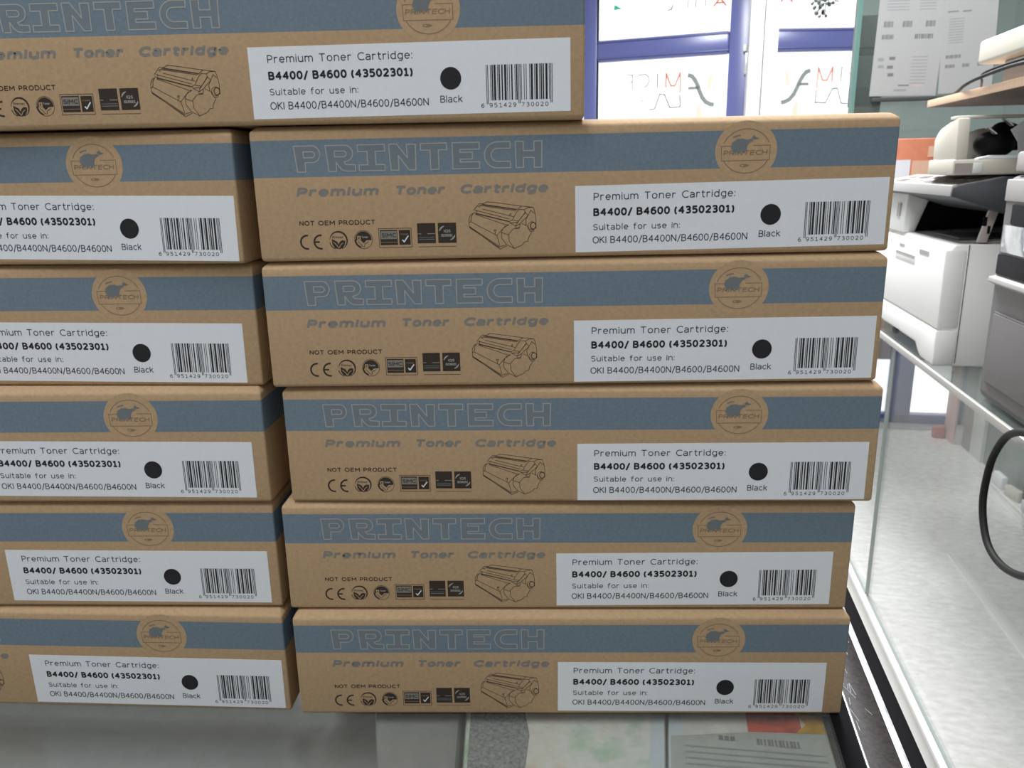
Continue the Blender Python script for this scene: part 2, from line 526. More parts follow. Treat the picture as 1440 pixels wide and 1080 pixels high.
def carton_mesh():
    mb = MB()
    # rings of a rounded box: (z, inset)
    lev = [(0.0, 0.0030), (0.0004, 0.0012), (0.0014, 0.0002), (0.0024, 0.0), (0.0434, 0.0), (0.0619, 0.0), (0.0652, 0.0),
           (0.0662, 0.0004), (0.0669, 0.0014), (0.0680, 0.0034), (0.0687, 0.0050), (0.0691, 0.0066), (0.0693, 0.0095)]
    rings = []
    for z, ins in lev:
        x, y = BW / 2 - ins * 0.5, BD / 2 - ins
        r = 0.0011
        ring = []
        for cx, cy, a0 in ((x - r, -y + r, -90), (x - r, y - r, 0), (-x + r, y - r, 90), (-x + r, -y + r, 180)):
            for k in range(4):
                a = math.radians(a0 + 30 * k)
                ring.append((cx + r * math.cos(a), cy + r * math.sin(a), z))
        rings.append(ring)
    n = 16
    for i in range(len(lev) - 1):
        V = rings[i] + rings[i + 1]
        F = [(k, (k + 1) % n, n + (k + 1) % n, n + k) for k in range(n)]
        mb.add(V, F, K['band'] if i == 4 else K['kraft'], True)
    mb.add(rings[-1], [tuple(range(n))], K['kraft'])
    mb.add(rings[0], [tuple(range(n - 1, -1, -1))], K['kraft'])
    P = Print(mb, -BD / 2, -BW / 2, 0)
    O, Lt = K['outline'], K['letter']

    # big outlined name on the band
    z0, z1 = 46.0, 58.9

    def letter(x0, x1, loops):
        lp = [[(x0 + (x1 - x0) * a, z0 + (z1 - z0) * b) for a, b in q] for q in loops]
        P.poly(lp, Lt, 1)
        for q in lp:
            P.stroke(q, 0.55, O, 2, True)

    def arcp(cx, cy, rx, ry, a0, a1, n=8):
        return [(cx + rx * math.cos(math.radians(a0 + (a1 - a0) * k / n)), cy + ry * math.sin(math.radians(a0 + (a1 - a0) * k / n))) for k in range(n + 1)]
    letter(22.6, 35.9, [[(0.08, 0), (.40, 0), (.40, .36), (.72, .36)] + arcp(.72, .68, .28, .32, -90, 90) + [(0, 1)],
                        [(.36, .55), (.36, .78)] + arcp(.68, .665, .12, .115, 90, -90)])
    letter(39.0, 54.0, [[(0.07, 0), (.34, 0), (.34, .36), (.46, .14)] + [(.58, .03), (.72, 0), (1, 0), (1, .24), (.68, .26), (.62, .36), (.70, .38)] +
                        arcp(.66, .69, .27, .31, -60, 90) + [(0, 1)],
                        [(.30, .56), (.30, .78)] + arcp(.60, .67, .11, .11, 90, -90)])
    letter(55.6, 69.6, [[(.02, 0), (.98, 0), (.98, .23), (.65, .23), (.65, .74), (1, .74), (1, 1), (0, 1), (0, .74), (.35, .74), (.35, .23), (.02, .23)]])
    letter(71.8, 85.6, [[(.04, 0), (.34, 0), (.34, .56), (.72, 0), (.98, 0), (1, .98), (.66, .98), (.68, .46), (.30, 1), (0, 1)]])
    letter(88.1, 101.5, [[(.36, 0), (.68, 0), (.68, .74), (1, .74), (1, 1), (0, 1), (0, .74), (.36, .74)]])
    letter(104.4, 118.2, [[(0, 0), (1, 0), (1, .26), (.28, .26), (.28, .37), (.74, .37), (.74, .63), (.28, .63), (.28, .74), (1, .74), (1, 1), (0, 1)]])
    letter(120.8, 134.1, [[(1, 0), (1, .25), (.55, .25)] + arcp(.50, .50, .24, .25, -90, -270, 10) + [(1, .75), (1, 1), (.5, 1)] + arcp(.50, .50, .50, .50, 90, 270, 12)])
    letter(136.7, 150.3, [[(.02, 0), (.30, 0), (.30, .38), (.70, .38), (.70, 0), (.98, 0), (1, 1), (.70, 1), (.70, .64), (.30, .64), (.30, 1), (0, 1)]])

    # slanted script line
    for wtxt, a, b in (('Premium', 22.0, 65.4), ('Toner', 73.4, 100.0), ('Cartridge', 107.4, 153.6)):
        lettering(P, wtxt, a, b - .6, 33.4, 4.9, .29, K['script'], 1, 0.26, .32)

    # left block: wording, CE, recycling roundels, stamps
    D, T = K['dark'], K['kraft']
    lettering(P, 'NOT', 22.2, 30.2, 18.7, 2.5, .19, D, 1, 0, .30)
    lettering(P, 'OEM', 32.2, 41.0, 18.7, 2.5, .19, D, 1, 0, .30)
    lettering(P, 'PRODUCT', 43.1, 62.4, 18.7, 2.5, .19, D, 1, 0, .30)
    P.arc(25.6, 10.1, 3.5, 3.5, 80, 280, 0.95, D)
    P.arc(32.8, 10.1, 3.5, 3.5, 80, 280, 0.95, D)
    P.rect(29.4, 9.65, 32.2, 10.6, D)
    cx, cz = 42.2, 10.7
    P.arc(cx, cz, 4.6, 4.6, 175, -70, 0.15, D, 1, 32, 0.95)
    P.arc(cx - .6, cz - .3, 4.1, 4.1, 190, 250, 0.45, D)
    P.poly([[(cx - 3.6, 11.6), (cx - 3.4, 8.8), (cx - 2, 6.7), (cx, 6.2), (cx + 2, 6.7), (cx + 3.4, 8.8), (cx + 3.6, 10.6), (cx + 2, 10.9), (cx + .5, 10), (cx, 8.7), (cx - .8, 10.2), (cx - 2.4, 11)]], D, 1)
    P.stroke([(cx - 2.6, 9.9), (cx - 1.1, 8.4), (cx, 6.8)], 0.35, T, 2)
    P.stroke([(cx + 2.3, 9.4), (cx + 1, 8.4), (cx + .2, 7)], 0.35, T, 2)
    lettering(P, 'Printec', cx - 3.2, cx + 2.8, 11.8, 1.3, .16, D, 1)
    cx, cz = 55.55, 11.0
    P.arc(cx, cz, 4.75, 4.75, -10, 350, 0.25, D, 1, 40)
    P.poly([[(cx + 4.3 * math.cos(math.radians(q)), cz + 4.3 * math.sin(math.radians(q))) for q in range(-5, 186, 10)] + [(cx - 1.6, cz - .3), (cx, cz - 1.9), (cx + 1.6, cz - .4)]], D, 1)
    P.arc(cx, cz, 4.25, 4.25, 180, 250, 0.7, D, 1)
    P.rect(cx - 3.3, cz - .2, cx - 1.4, cz + 1.9, T, 2)
    lettering(P, 'R', cx - 2.8, cx - 1.9, cz + .15, 1.3, .2, D, 3)
    lettering(P, 'Toner', cx - 1.0, cx + 2.6, cz + .7, 1.1, .18, K['outline'], 2)
    P.stroke([(cx - 2.9, cz - 1), (cx - .3, cz - 3.8)], 0.3, D, 1)
    P.stroke([(cx + 2.6, cz - 1.2), (cx + .7, cz - 2.2), (cx + .2, cz - 4)], 0.3, D, 1)
    P.stroke([(63.85, 6.65), (81.1, 6.65), (81.1, 16.5), (63.85, 16.5)], 0.28, D, 1, True)
    P.rect(64.5, 7.85, 73.7, 15.75, D, 1)
    P.rect(64.85, 11.0, 73.35, 15.1, K['script'], 2)
    lettering(P, 'S|MC', 65.3, 72.9, 11.9, 2.2, .17, D, 3)
    P.rect(64.7, 9.2, 73.5, 9.5, K['mid'], 2)
    P.rect(74.5, 7.9, 80.5, 15.6, D, 1)
    P.stroke([(76.3, 10.4), (77.1, 9.4), (79.3, 12.4)], 0.6, K['label'], 2)
    lettering(P, 'made', 75.3, 79.4, 13.0, 0.9, .18, K['mid'], 2)
    P.rect(84.3, 8.45, 93.9, 18.9, D, 1)
    P.stroke([(84.6, 13.4), (86.2, 13.4)], 0.25, K['outline'], 2)
    P.stroke([(89.6, 13.4), (93.5, 13.4)], 0.25, K['outline'], 2)
    P.rect(85.0, 10.3, 93.2, 10.7, K['beast'], 2)
    P.rect(85.0, 11.4, 93.2, 11.7, K['beast'], 2)
    P.rect(95.2, 8.45, 104.85, 18.9, D, 1)
    P.arc(100, 13.6, 4.2, 3.9, 110, 165, 0.2, K['outline'], 2, 14, 0.8)
    P.arc(100, 13.6, 4.2, 3.9, -70, -15, 0.2, K['outline'], 2, 14, 0.8)
    lettering(P, 'IQS', 98.4, 101.8, 13.9, 1.5, .18, K['outline'], 2)
    lettering(P, 'ISO9001', 96.9, 102.8, 11.7, 1.4, .18, K['outline'], 2)
    P.rect(84.6, 6.5, 104.8, 6.75, D, 1)

    # line drawing of the cartridge
    A = [[(114.27, 25.02), (117.19, 28.33), (119.55, 28.29), (121.35, 29.18), (125.17, 28.82), (139.54, 26.64), (145.41, 25.95)],
         [(116.55, 26.82), (119.24, 27.99), (136.56, 25.16)], [(118.33, 27.25), (136.25, 24.41)], [(118.87, 25.57), (135.0, 21.38)],
         [(115.0, 25.01), (116.47, 24.69), (132.9, 20.18)], [(114.68, 24.26), (115.53, 23.18), (132.57, 18.81)],
         [(115.22, 22.87), (131.34, 17.14), (132.53, 17.27)],
         [(114.66, 23.65), (112.86, 22.91), (111.73, 20.63), (111.73, 16.63), (127.73, 4.65), (131.36, 6.32)],
         [(114.21, 23.5), (113.12, 21.99), (112.9, 20.0), (112.57, 19.24), (126.15, 11.81), (130.74, 16.68)],
         [(112.72, 19.23), (111.96, 18.78)], [(111.86, 16.17), (127.45, 5.43)],
         [(126.15, 11.81), (126.69, 9.95), (127.49, 6.52)], [(127.47, 5.9), (130.77, 6.79)], [(111.74, 16.79), (127.18, 6.22)],
         [(132.53, 17.27), (129.52, 15.47), (128.57, 13.33), (128.78, 10.23), (131.08, 7.1), (135.2, 4.87), (139.41, 6.68), (140.63, 8.22), (142.42, 8.51), (142.76, 10.36), (144.28, 12.81)],
         [(128.57, 13.33), (132.1, 12.04)], [(138.11, 15.36), (134.85, 15.09), (132.4, 12.35), (132.61, 8.63), (135.2, 4.87)],
         [(136.55, 24.71), (139.24, 26.49)],
         [(134.67, 20.0), (136.52, 23.34), (138.03, 24.99), (140.68, 24.8), (141.24, 23.58), (137.29, 18.44), (133.14, 18.19), (133.02, 19.11), (134.07, 19.71), (137.6, 19.05)],
         [(133.14, 18.19), (136.36, 16.45), (138.46, 17.81), (142.68, 21.73), (141.24, 23.58)],
         [(136.06, 16.46), (136.69, 17.83), (141.23, 23.27)], [(138.46, 17.81), (138.27, 15.97), (136.63, 15.38), (135.76, 16.0)],
         [(141.27, 25.1), (142.76, 25.83), (145.41, 25.95), (146.11, 24.11), (146.78, 20.14), (146.84, 15.24)],
         [(141.46, 19.6), (144.2, 24.45), (145.94, 22.9)], [(141.27, 25.1), (140.67, 24.65)],
         [(141.46, 19.6), (141.69, 16.54), (139.35, 17.8)], [(124.71, 13.69), (124.9, 14.76), (125.79, 14.75), (125.12, 12.44)],
         [(132.94, 22.01), (133.56, 23.07), (133.83, 22.16)], [(142.28, 16.53), (142.7, 14.99), (144.0, 13.43), (145.79, 14.02)],
         [(117.41, 26.2), (117.43, 26.81)], [(115.9, 25.15), (115.83, 23.32)]]
    for q in A:
        P.stroke(q, 0.28, D, 1)
    P.stroke([(115.5, 23.5), (132.7, 19.0)], 0.3, D, 1)
    P.stroke([(119.2, 27.6), (136.3, 25.0)], 0.3, D, 1)
    P.arc(144.7, 16.5, 2.1, 2.1, 0, 360, 0.25, D, 1)
    P.arc(145.3, 16.5, 1.45, 1.75, 0, 360, 0.45, D, 1)

    # roundel with the animal
    cx, cz, Bn = 253.8, 51.9, K['mid']
    P.disc(cx, cz, 15.6, 14.6, K['kraft'], 1, 64)
    P.arc(cx, cz - .2, 12.2, 10.8, 22, 160, 0.45, Bn, 2, 40)
    P.arc(cx, cz - .2, 12.2, 10.8, 205, 335, 0.45, Bn, 2, 40)
    P.stroke([(241.2, 54.3), (246.6, 54.3)], 0.35, Bn, 2)
    P.stroke([(257.2, 54.4), (265.8, 54.4), (265.8, 47.2), (241.6, 47.1), (241.2, 54.3)], 0.4, Bn, 2)
    P.poly([[(246.0, 53.6), (246.6, 56.0), (249.0, 57.6), (251.5, 57.9), (253.6, 57.3), (256.2, 57.6), (257.2, 56.7), (255.2, 55.7), (254.2, 54.2), (254.0, 52.2), (252.9, 50.5), (251.6, 51.8), (250.0, 50.4), (248.8, 51.6), (247.4, 50.2), (246.9, 52.2)]], K['beast'], 3)
    P.poly([[(256.2, 58.2), (257.4, 59.4), (258.6, 58.3), (260.2, 58.0), (258.4, 57.3), (257.0, 57.2)]], K['beast'], 3)
    P.stroke([(247.0, 58.4), (248.6, 59.2), (250.6, 59.5)], 0.5, K['beast'], 3)
    lettering(P, 'PRINTECH', 242.4, 264.4, 49.7, 2.5, .2, Bn, 2, 0.15)
    P.disc(253.2, 44.7, 2.4, 0.75, Bn, 2)
    P.disc(252.2, 44.7, 0.7, 0.35, K['kraft'], 3)
    return mb


LW, LH = 0.1601, 0.0339


def label_mesh():
    mb = MB()
    mb.box((0, -0.00012, 0), (LW, 0, LH), K['label'])
    P = Print(mb, -0.00012)
    B = K['black']
    lettering(P, 'Premium Toner Cartridge:', 9.5, 82.2, 26.4, 3.75, .12, B, gap=.27, space=.55)
    lettering(P, 'B4400/ B4600 (43502301)', 9.3, 82.0, 18.4, 4.05, .225, B, gap=.32, space=.46)
    lettering(P, 'Suitable for use in:', 9.2, 54.2, 11.2, 3.2, .12, B, gap=.27, space=.55)
    lettering(P, 'OKI B4400/B4400N/B4600/B4600N', 8.9, 89.3, 4.35, 3.65, .12, B, gap=.23, space=.46)
    P.disc(100.8, 16.8, 5.25, 5.3, B, 1, 56)
    lettering(P, 'Black', 95.2, 106.3, 5.45, 3.4, .12, B, gap=.24)
    Lc = ['0001101', '0011001', '0010011', '0111101', '0100011', '0110001', '0101111', '0111011', '0110111', '0001011']
    Rc = [''.join('1' if c == '0' else '0' for c in s) for s in Lc]
    Gc = [s[::-1] for s in Rc]
    code = '6951429730020'
    par = ['LLLLLL', 'LLGLGG', 'LLGGLG', 'LLGGGL', 'LGLLGG', 'LGGLLG', 'LGGGLL', 'LGLGLG', 'LGLGGL', 'LGGLGL'][int(code[0])]
    bits = '101' + ''.join((Lc if p == 'L' else Gc)[int(d)] for p, d in zip(par, code[1:7])) + '01010' + ''.join(Rc[int(d)] for d in code[7:]) + '101'
    x0, mod = 118.4, 32.8 / 95
    i = 0
    while i < 95:
        if bits[i] == '1':
            j = i
            while j < 95 and bits[j] == '1':
                j += 1
            guard = i < 3 or i >= 92 or 45 <= i < 50
            P.rect(x0 + i * mod, 4.2 if guard else 5.9, x0 + j * mod, 22.5, B, 1)
            i = j
        else:
            i += 1
    lettering(P, '6', 115.6, 117.2, 2.5, 2.1, .13, B)
    for k, ch in enumerate('951429'):
        a = 119.7 + k * 2.36
        lettering(P, ch, a, a + 1.6, 2.6, 2.1, .13, B)
    for k, ch in enumerate('730020'):
        a = 135.7 + k * 2.36
        lettering(P, ch, a, a + 1.6, 2.6, 2.1, .13, B)
    return mb


HR, HL = 0.06952, 0.06935
BOX = [  # x, y of the front left bottom corner, turn, tilt, level, sticker left, sticker bottom, sticker turn, where it is
    ('R', -0.1326, 0.4249, -0.0305, 0.0030, 4, .1675, .0023, .0085, 'brown toner carton topmost in the right-hand stack, under the end of the lone top carton'),
    ('R', -0.1329, 0.4243, -0.0372, 0.0030, 3, .1671, .0017, .0023, 'brown toner carton second from the top of the right-hand stack'),
    ('R', -0.1289, 0.4261, -0.0503, 0.0020, 2, .1653, .0013, .0039, 'middle carton of the right-hand stack, jutting past its neighbours at the right end'),
    ('R', -0.1356, 0.4246, -0.0314, -0.0020, 1, .1599, .0026, .0062, 'brown toner carton second from the bottom of the right-hand stack'),
    ('R', -0.1339, 0.4190, -0.0281, -0.0008, 0, .1584, .0029, -.0036, 'bottom carton of the right-hand stack, standing on the counter glass by the bronze rail'),
    ('T', -0.2912, 0.4299, -0.0456, -0.0020, 5, .1631, .0027, .0078, 'lone uppermost toner carton lying across the tops of both stacks'),
    ('L', -0.4702, 0.4556, -0.0950, -0.0030, 4, .1674, .0035, -.0122, 'topmost carton of the left-hand stack, set furthest back beside a wide dark gap'),
    ('L', -0.4694, 0.4510, -0.0635, -0.0020, 3, .1610, .0033, -.0082, 'brown toner carton second from the top of the left-hand stack'),
    ('L', -0.4705, 0.4404, -0.0447, 0.0005, 2, .1616, .0044, -.0074, 'middle carton of the left-hand stack, third up from the counter glass'),
    ('L', -0.4710, 0.4417, -0.0431, 0.0010, 1, .1636, .0040, -.0050, 'brown toner carton second from the bottom of the left-hand stack'),
    ('L', -0.4704, 0.4423, -0.0607, -0.0012, 0, .1667, .0029, -.0031, 'bottom carton of the left-hand stack, standing on the grey dusty counter glass'),
]
proto = None
for side, bx, by, yaw, tilt, lv, lu, lvv, lr, lab in BOX:
    z = {'R': lv * HR, 'L': lv * HL, 'T': 2.5 * (HR + HL)}[side] + 0.0001
    c = Vector((bx, by, z)) + Vector((math.cos(yaw), math.sin(yaw), 0)) * BW / 2 + Vector((-math.sin(yaw), math.cos(yaw), 0)) * BD / 2
    root = thing('toner_carton', lab, 'box', c, yaw, 'toner cartons stacked on the counter')
    root.rotation_euler = (0, -tilt, yaw)
    if proto is None:
        ca = carton_mesh().build('carton', root)
        st = label_mesh().build('sticker', root)
        proto = (ca, st)
    else:
        ca, st = proto[0].copy(), proto[1].copy()
        for q in (ca, st):
            COL.objects.link(q)
            q.parent = root
    st['label'] = 'white address sticker with black lettering and barcode'.replace('address ', '')
    st.location = (lu - BW / 2, -BD / 2 - 0.00001, lvv)
    st.rotation_euler = (0, -lr, 0)

# ------------------------------------------------------------------ the glass counter the cartons stand on
ct = thing('glass_counter', 'glass-topped shop counter with bronze side rail under the carton stacks', 'counter', W(0, 0.2, -1.1))
Z0 = 1.1
mb = MB()
mb.box((-1.3, 0, Z0 - .006), (0.111, 0.80, Z0), M_cgls, 0.0006)
mb.build('glass_top', ct)
mb = MB()
mb.box((0.111, 0, Z0 - .020), (0.1225, 0.86, Z0 - 0.0006), M_gasket)
mb.build('rubber_gasket', ct)
mb = MB()
mb.box((0.1225, 0, Z0 - .030), (0.1418, 0.86, Z0 - .0002), M_bronze, 0.0008)
R = random.Random(12)
for k in range(26):
    x, y = R.uniform(.125, .1395), R.uniform(.16, .40)
    l_, a_ = R.uniform(.003, .018), R.uniform(-.5, .25)
    dx, dy = math.sin(a_) * l_, math.cos(a_) * l_
    x1 = min(max(x + dx, .124), .1405)
    mb.add([(x - .00012, y, Z0 - .00012), (x + .00012, y, Z0 - .00012), (x1 + .00008, y + dy, Z0 - .00012), (x1 - .00008, y + dy, Z0 - .00012)], [(0, 1, 2, 3)], M_worn)
mb.build('side_rail', ct)
mb = MB()
mb.box((0.1222, 0, Z0 - .012), (0.1236, 0.86, Z0 + .0006), M_silver, 0.0004)
mb.build('silver_edge', ct)
mb = MB()
mb.prism([(0.1418, Z0 - .012), (0.1458, Z0 - .012), (0.1458, Z0 + .0003), (0.1445, Z0 + .0004), (0.1418, Z0 - .0003)], 1, 0, 0.86, M_worn)
mb.build('silver_edge', ct)
mb = MB()
mb.box((0.1460, 0, Z0 - .045), (0.1548, 0.86, Z0 + .0004), M_gasket, 0.0008)
mb.build('black_edge_strip', ct)
mb = MB()
mb.box((-1.3, 0, 0), (0.1455, 0.80, Z0 - .20), M_base, 0.003)
mb.box((-1.3, 0.78, Z0 - .20), (0.11, 0.80, Z0 - .0065), M_base)
mb.build('cabinet', ct)
mb = MB()
mb.box((-1.3, 0.01, Z0 - .052), (0.110, 0.78, Z0 - .046), M_gboard)
mb.build('liner_board', ct)

# goods lying under the counter glass (top faces just below the glass)
M_pale = watercolour('pale_film_print', [(.30, (.70, .33, .20)), (.41, (.80, .68, .55)), (.47, (.82, .81, .76)), (.55, (.82, .82, .77)), (.62, (.58, .70, .55)), (.70, (.36, .55, .38))], 22)
M_pale2 = plain('pale_grey_film', (0.74, 0.73, 0.68), 0.35, var=0.10, scale=70)
M_pgrn = plain('pale_green_print', (0.50, 0.60, 0.46), 0.35, var=0.14, scale=60)
M_porg = plain('peach_print', (0.72, 0.48, 0.34), 0.35, var=0.12, scale=60)
M_ptape = plain('clear_tape', (0.66, 0.72, 0.78), 0.15)
M_pred = plain('red_fruit_print', (0.58, 0.085, 0.04), 0.35, var=0.45, scale=110)
M_pyel = plain('yellow_fruit_print', (0.60, 0.34, 0.01), 0.35, var=0.35, scale=110)
M_pgry = plain('grey_text_panel', (0.46, 0.48, 0.44), 0.4, var=0.05, scale=120)
M_pline = plain('pale_text_line', (0.36, 0.375, 0.35), 0.5)
M_mott = plain('mottled_film', (0.29, 0.30, 0.30), 0.35, var=0.5, scale=420)
M_card = plain('grey_card', (0.29, 0.29, 0.283), 0.6, var=0.10, scale=70)
zt = -0.0075


def flat_pack(name, label, cat, s0, s1, t0, t1, mat, patches, h=0.036, outline=None):
    c = W((s0 + s1) / 2, (t0 + t1) / 2, zt - h)
    o = thing(name, label, cat, c)
    mb = MB()
    a, b = (s1 - s0) / 2, (t1 - t0) / 2
    cx, cy = (s0 + s1) / 2, (t0 + t1) / 2
    if outline:
        mb.prism([(p - cx, q - cy) for p, q in outline], 2, 0, h, mat, 0.003)
    else:
        mb.box((-a, -b, 0), (a, b, h), mat, 0.004, 3)
    for k, (m_, poly) in enumerate(patches):
        V = [(p - cx, q - cy, h + 0.00006 * (k + 1)) for p, q in poly]
        ar = sum(V[i][0] * V[(i + 1) % len(V)][1] - V[(i + 1) % len(V)][0] * V[i][1] for i in range(len(V)))
        mb.add(V if ar > 0 else V[::-1], [tuple(range(len(V)))], m_)
    mb.build('wrapper', o)
    return o


def blob(cx, cy, rx, ry, n=18, j=.18, sd=1):
    R = random.Random(sd)
    return [(cx + rx * (1 + R.uniform(-j, j)) * math.cos(2 * math.pi * k / n), cy + ry * (1 + R.uniform(-j, j)) * math.sin(2 * math.pi * k / n)) for k in range(n)]


flat_pack('printed_packet', 'pale film packet with faint green and peach print under the counter glass', 'packet', -0.104, 0.013, 0.34, 0.56, M_pale,
          [(M_mott, [(-0.095, .345), (-0.062, .345), (-0.066, .37), (-0.068, .40), (-0.074, .42), (-0.079, .44), (-0.098, .555), (-0.134, .555)]),
           (M_ptape, [(.004, .345), (.0122, .345), (.0122, .555), (.004, .555)])], outline=[(-0.0968, .34), (.013, .34), (.013, .56), (-0.139, .56)])
flat_pack('printed_packet', 'red and yellow printed packet with grey text panel under the glass by the rail', 'packet', 0.0145, 0.1095, 0.34, 0.56, M_pale2,
          [(M_ptape, [(.015, .345), (.0225, .345), (.0225, .555), (.015, .555)]),
           (M_pred, [(.062, .424), (.094, .4275), (.094, .548), (.062, .548)]),
           (M_pyel, [(.090, .427), (.097, .436), (.092, .446), (.096, .548), (.1075, .548), (.1075, .429)]),
           (M_pgrn, blob(.105, .449, .006, .005, sd=6)),
           (M_pgry, [(.016, .345), (.1075, .345), (.1075, .4285), (.062, .4235), (.016, .4130)])] +
          [(M_print, [(.066 + .0021 * k, .413), (.0672 + .0021 * k + .0006 * (k % 3 == 0), .413), (.0672 + .0021 * k + .0006 * (k % 3 == 0), .4185), (.066 + .0021 * k, .4185)]) for k in range(12)] +
          [(M_print, [(.044 + .0034 * k, .4135), (.0465 + .0034 * k, .4137), (.0465 + .0034 * k, .4172), (.044 + .0034 * k, .4168)]) for k in range(3)] +
          [(M_pline, [(.024, .405 - .005 * k), (.104, .4085 - .005 * k), (.104, .4092 - .005 * k), (.024, .4057 - .005 * k)]) for k in range(8)])
flat_pack('grey_card_sheet', 'grey card lying under the counter glass left of the pale packet', 'card', -0.168, -0.1055, 0.33, 0.56, M_card, [], 0.036, outline=[(-0.139, .33), (-0.0985, .33), (-0.1425, .56), (-0.228, .56)])

# ------------------------------------------------------------------ glass showcase with printers on its top
sc = thing('glass_showcase', 'long glass showcase with marbled deck carrying the printers', 'showcase', W(0.44, 0.6, -1.1))
L, DP = 2.10, 0.52


def pane(mb, lo, hi, mat, edge, thin):
    """glass sheet: clear on its two large faces, green on the thin edges"""
    bm = bmesh.new()
    bmesh.ops.create_cube(bm, size=1)
    for q in bm.verts:
        q.co = Vector([(lo[i] + hi[i]) / 2 + q.co[i] * (hi[i] - lo[i]) for i in range(3)])
    bm.normal_update()
    big = [[q.co[:] for q in f.verts] for f in bm.faces if abs(f.normal[thin]) > .9]
    sml = [[q.co[:] for q in f.verts] for f in bm.faces if abs(f.normal[thin]) <= .9]
    bm.free()
    for q in big:
        mb.add(q, [(0, 1, 2, 3)], mat)
    for q in sml:
        mb.add(q, [(0, 1, 2, 3)], edge)


mb = MB()
pane(mb, (0.004, 0.004, 1.092), (DP, L, 1.100), M_gtop, M_gedge, 2)
mb.build('glass_top', sc)
mb = MB()
mb.box((-0.0035, 0, 1.090), (0.0025, L, 1.1012), M_alu, 0.0012)
mb.build('edge_trim', sc)
for a, b in ((0.0, 0.955), (0.965, L)):
    mb = MB()
    pane(mb, (0.0, a, 0.568), (0.005, b, 1.088), M_glass, M_gedge2, 0)
    mb.build('front_pane', sc)
mb = MB()
pane(mb, (0.006, L - .006, 0.568), (DP, L, 1.09), M_glass, M_gedge2, 1)
mb.build('end_pane', sc)
mb = MB()
mb.box((0.0, 0, 0.550), (DP, L, 0.566), M_deck)
mb.build('deck', sc)
mb = MB()
mb.box((-0.011, 0, 0.556), (0.0, L, 0.568), M_lwhite, 0.002)
mb.build('bottom_rail', sc)
mb = MB()
mb.box((-0.006, 0, 0), (DP, L, 0.5495), M_lwhite, 0.003)
mb.build('base_cabinet', sc)
mb = MB()
mb.box((0.222, 0, 0.566), (0.246, 1.17, 0.570), M_track, 0.001)
mb.build('door_track', sc)
mb = MB()
mb.box((0.448, 0, 0.566), (0.466, 1.66, 0.572), M_track, 0.001)
mb.box((0.474, 0, 0.566), (0.480, 1.66, 0.572), M_track, 0.001)
mb.build('door_track', sc)
mb = MB()
mb.box((DP, 0, 0.55), (DP + .01, 1.80, 1.09), M_backg)
mb.build('back_panel', sc)
for a, b, m_ in ((1.80, 1.885, M_white2), (1.885, 1.95, M_lgrey)):
    mb = MB()
    mb.box((DP - .01, a, 0.566), (DP + .02, b, 1.09), m_, 0.002)
    mb.build('back_post', sc)

mb = MB()
mb.box((-.04, -.004, 0), (.04, .004, .40), M_pink, 0.001)
tag(mb.build('display_card', None, W(0.93, 2.60, -0.534), (0, 0, -TH + math.pi / 2)), 'tall pink card standing in the far corner of the showcase', 'card')
mb = MB()
mb.box((-.016, -.012, 0), (.016, .012, .036), M_red, 0.003)
tag(mb.build('carton', None, W(0.905, 2.628, -0.534), (0, 0, -TH)), 'small red carton on the showcase deck beside the pink card', 'box')
R = random.Random(8)
for k, (s, t, w_, h_) in enumerate(((0.937, 2.22, .008, .035), (0.937, 2.13, .008, .03), (0.937, 2.02, .008, .035))):
    mb = MB()
    mb.box((-w_, -.03, 0), (w_, .03, h_), M_wpaper if k != 1 else M_beige, 0.004)
    tag(mb.build('small_packet', None, W(s, t, -0.534), (0, 0, -TH + .2 * k)),
        ['small white packet on the showcase deck, furthest of the three along the back', 'small beige packet on the showcase deck between two white ones',
         'wide white packet on the showcase deck, nearest of the three along the back'][k], 'packet', 'packets along the back of the showcase')
# ------------------------------------------------------------------ white laser printer with scanner
pr = thing('laser_printer', 'white multifunction laser printer with dark paper tray gap on the showcase', 'printer', W(0.45, 1.363, 0.0003))
# local: x 0 .. .38 into the showcase, y 0 .. .335 away along the showcase
mb = MB()
prof = [(0.006, 0.008), (0.004, 0.0), (0.38, 0.0), (0.38, 0.197), (0.004, 0.197), (0.0, 0.190), (0.0, 0.062)]
mb.prism([(0.026, 0.0), (0.38, 0.0), (0.38, 0.198), (0.010, 0.198), (0.0, 0.186), (0.0, 0.030), (0.026, 0.030)], 1, 0.0, 0.420, M_white, 0.004)
for y in (0.02, 0.30):
    mb.box((0.02, y, 0.0), (0.05, y + .02, 0.005), M_dgrey)
mb.build('body', pr)
mb = MB()
mb.prism([(-0.0015, 0.001), (0.062, 0.001), (0.078, 0.007), (0.098, 0.021), (0.41, 0.021), (0.41, 0.0605), (-0.0015, 0.0605)], 0, -0.004, 0.0295, M_white, 0.004)
mb.build('paper_drawer', pr)
mb = MB()
mb.box((-0.004, -0.0015, 0.0622), (0.0295, 0.41, 0.190), M_white, 0.0045)
fp = mb.build('front_cover', pr)
mb = MB()
mb.box((-0.0048, 0.145, 0.150), (-0.0036, 0.265, 0.166), M_white2, 0.0008)
mb.box((-0.0053, 0.148, 0.160), (-0.0047, 0.262, 0.1645), M_lgrey)
mb.build('handle_recess', fp)
mb = MB()
mb.box((-0.0048, 0.075, 0.172), (-0.0034, 0.125, 0.179), M_lgrey)
mb.build('badge', fp)
mb = MB()
mb.box((-0.0048, 0.215, 0.174), (-0.0034, 0.245, 0.179), M_lgrey)
mb.build('badge', fp)
mb = MB()
mb.box((0.030, -0.0008, 0.006), (0.0312, 0.0006, 0.197), M_line)
mb.build('side_seam', pr)
mb = MB()
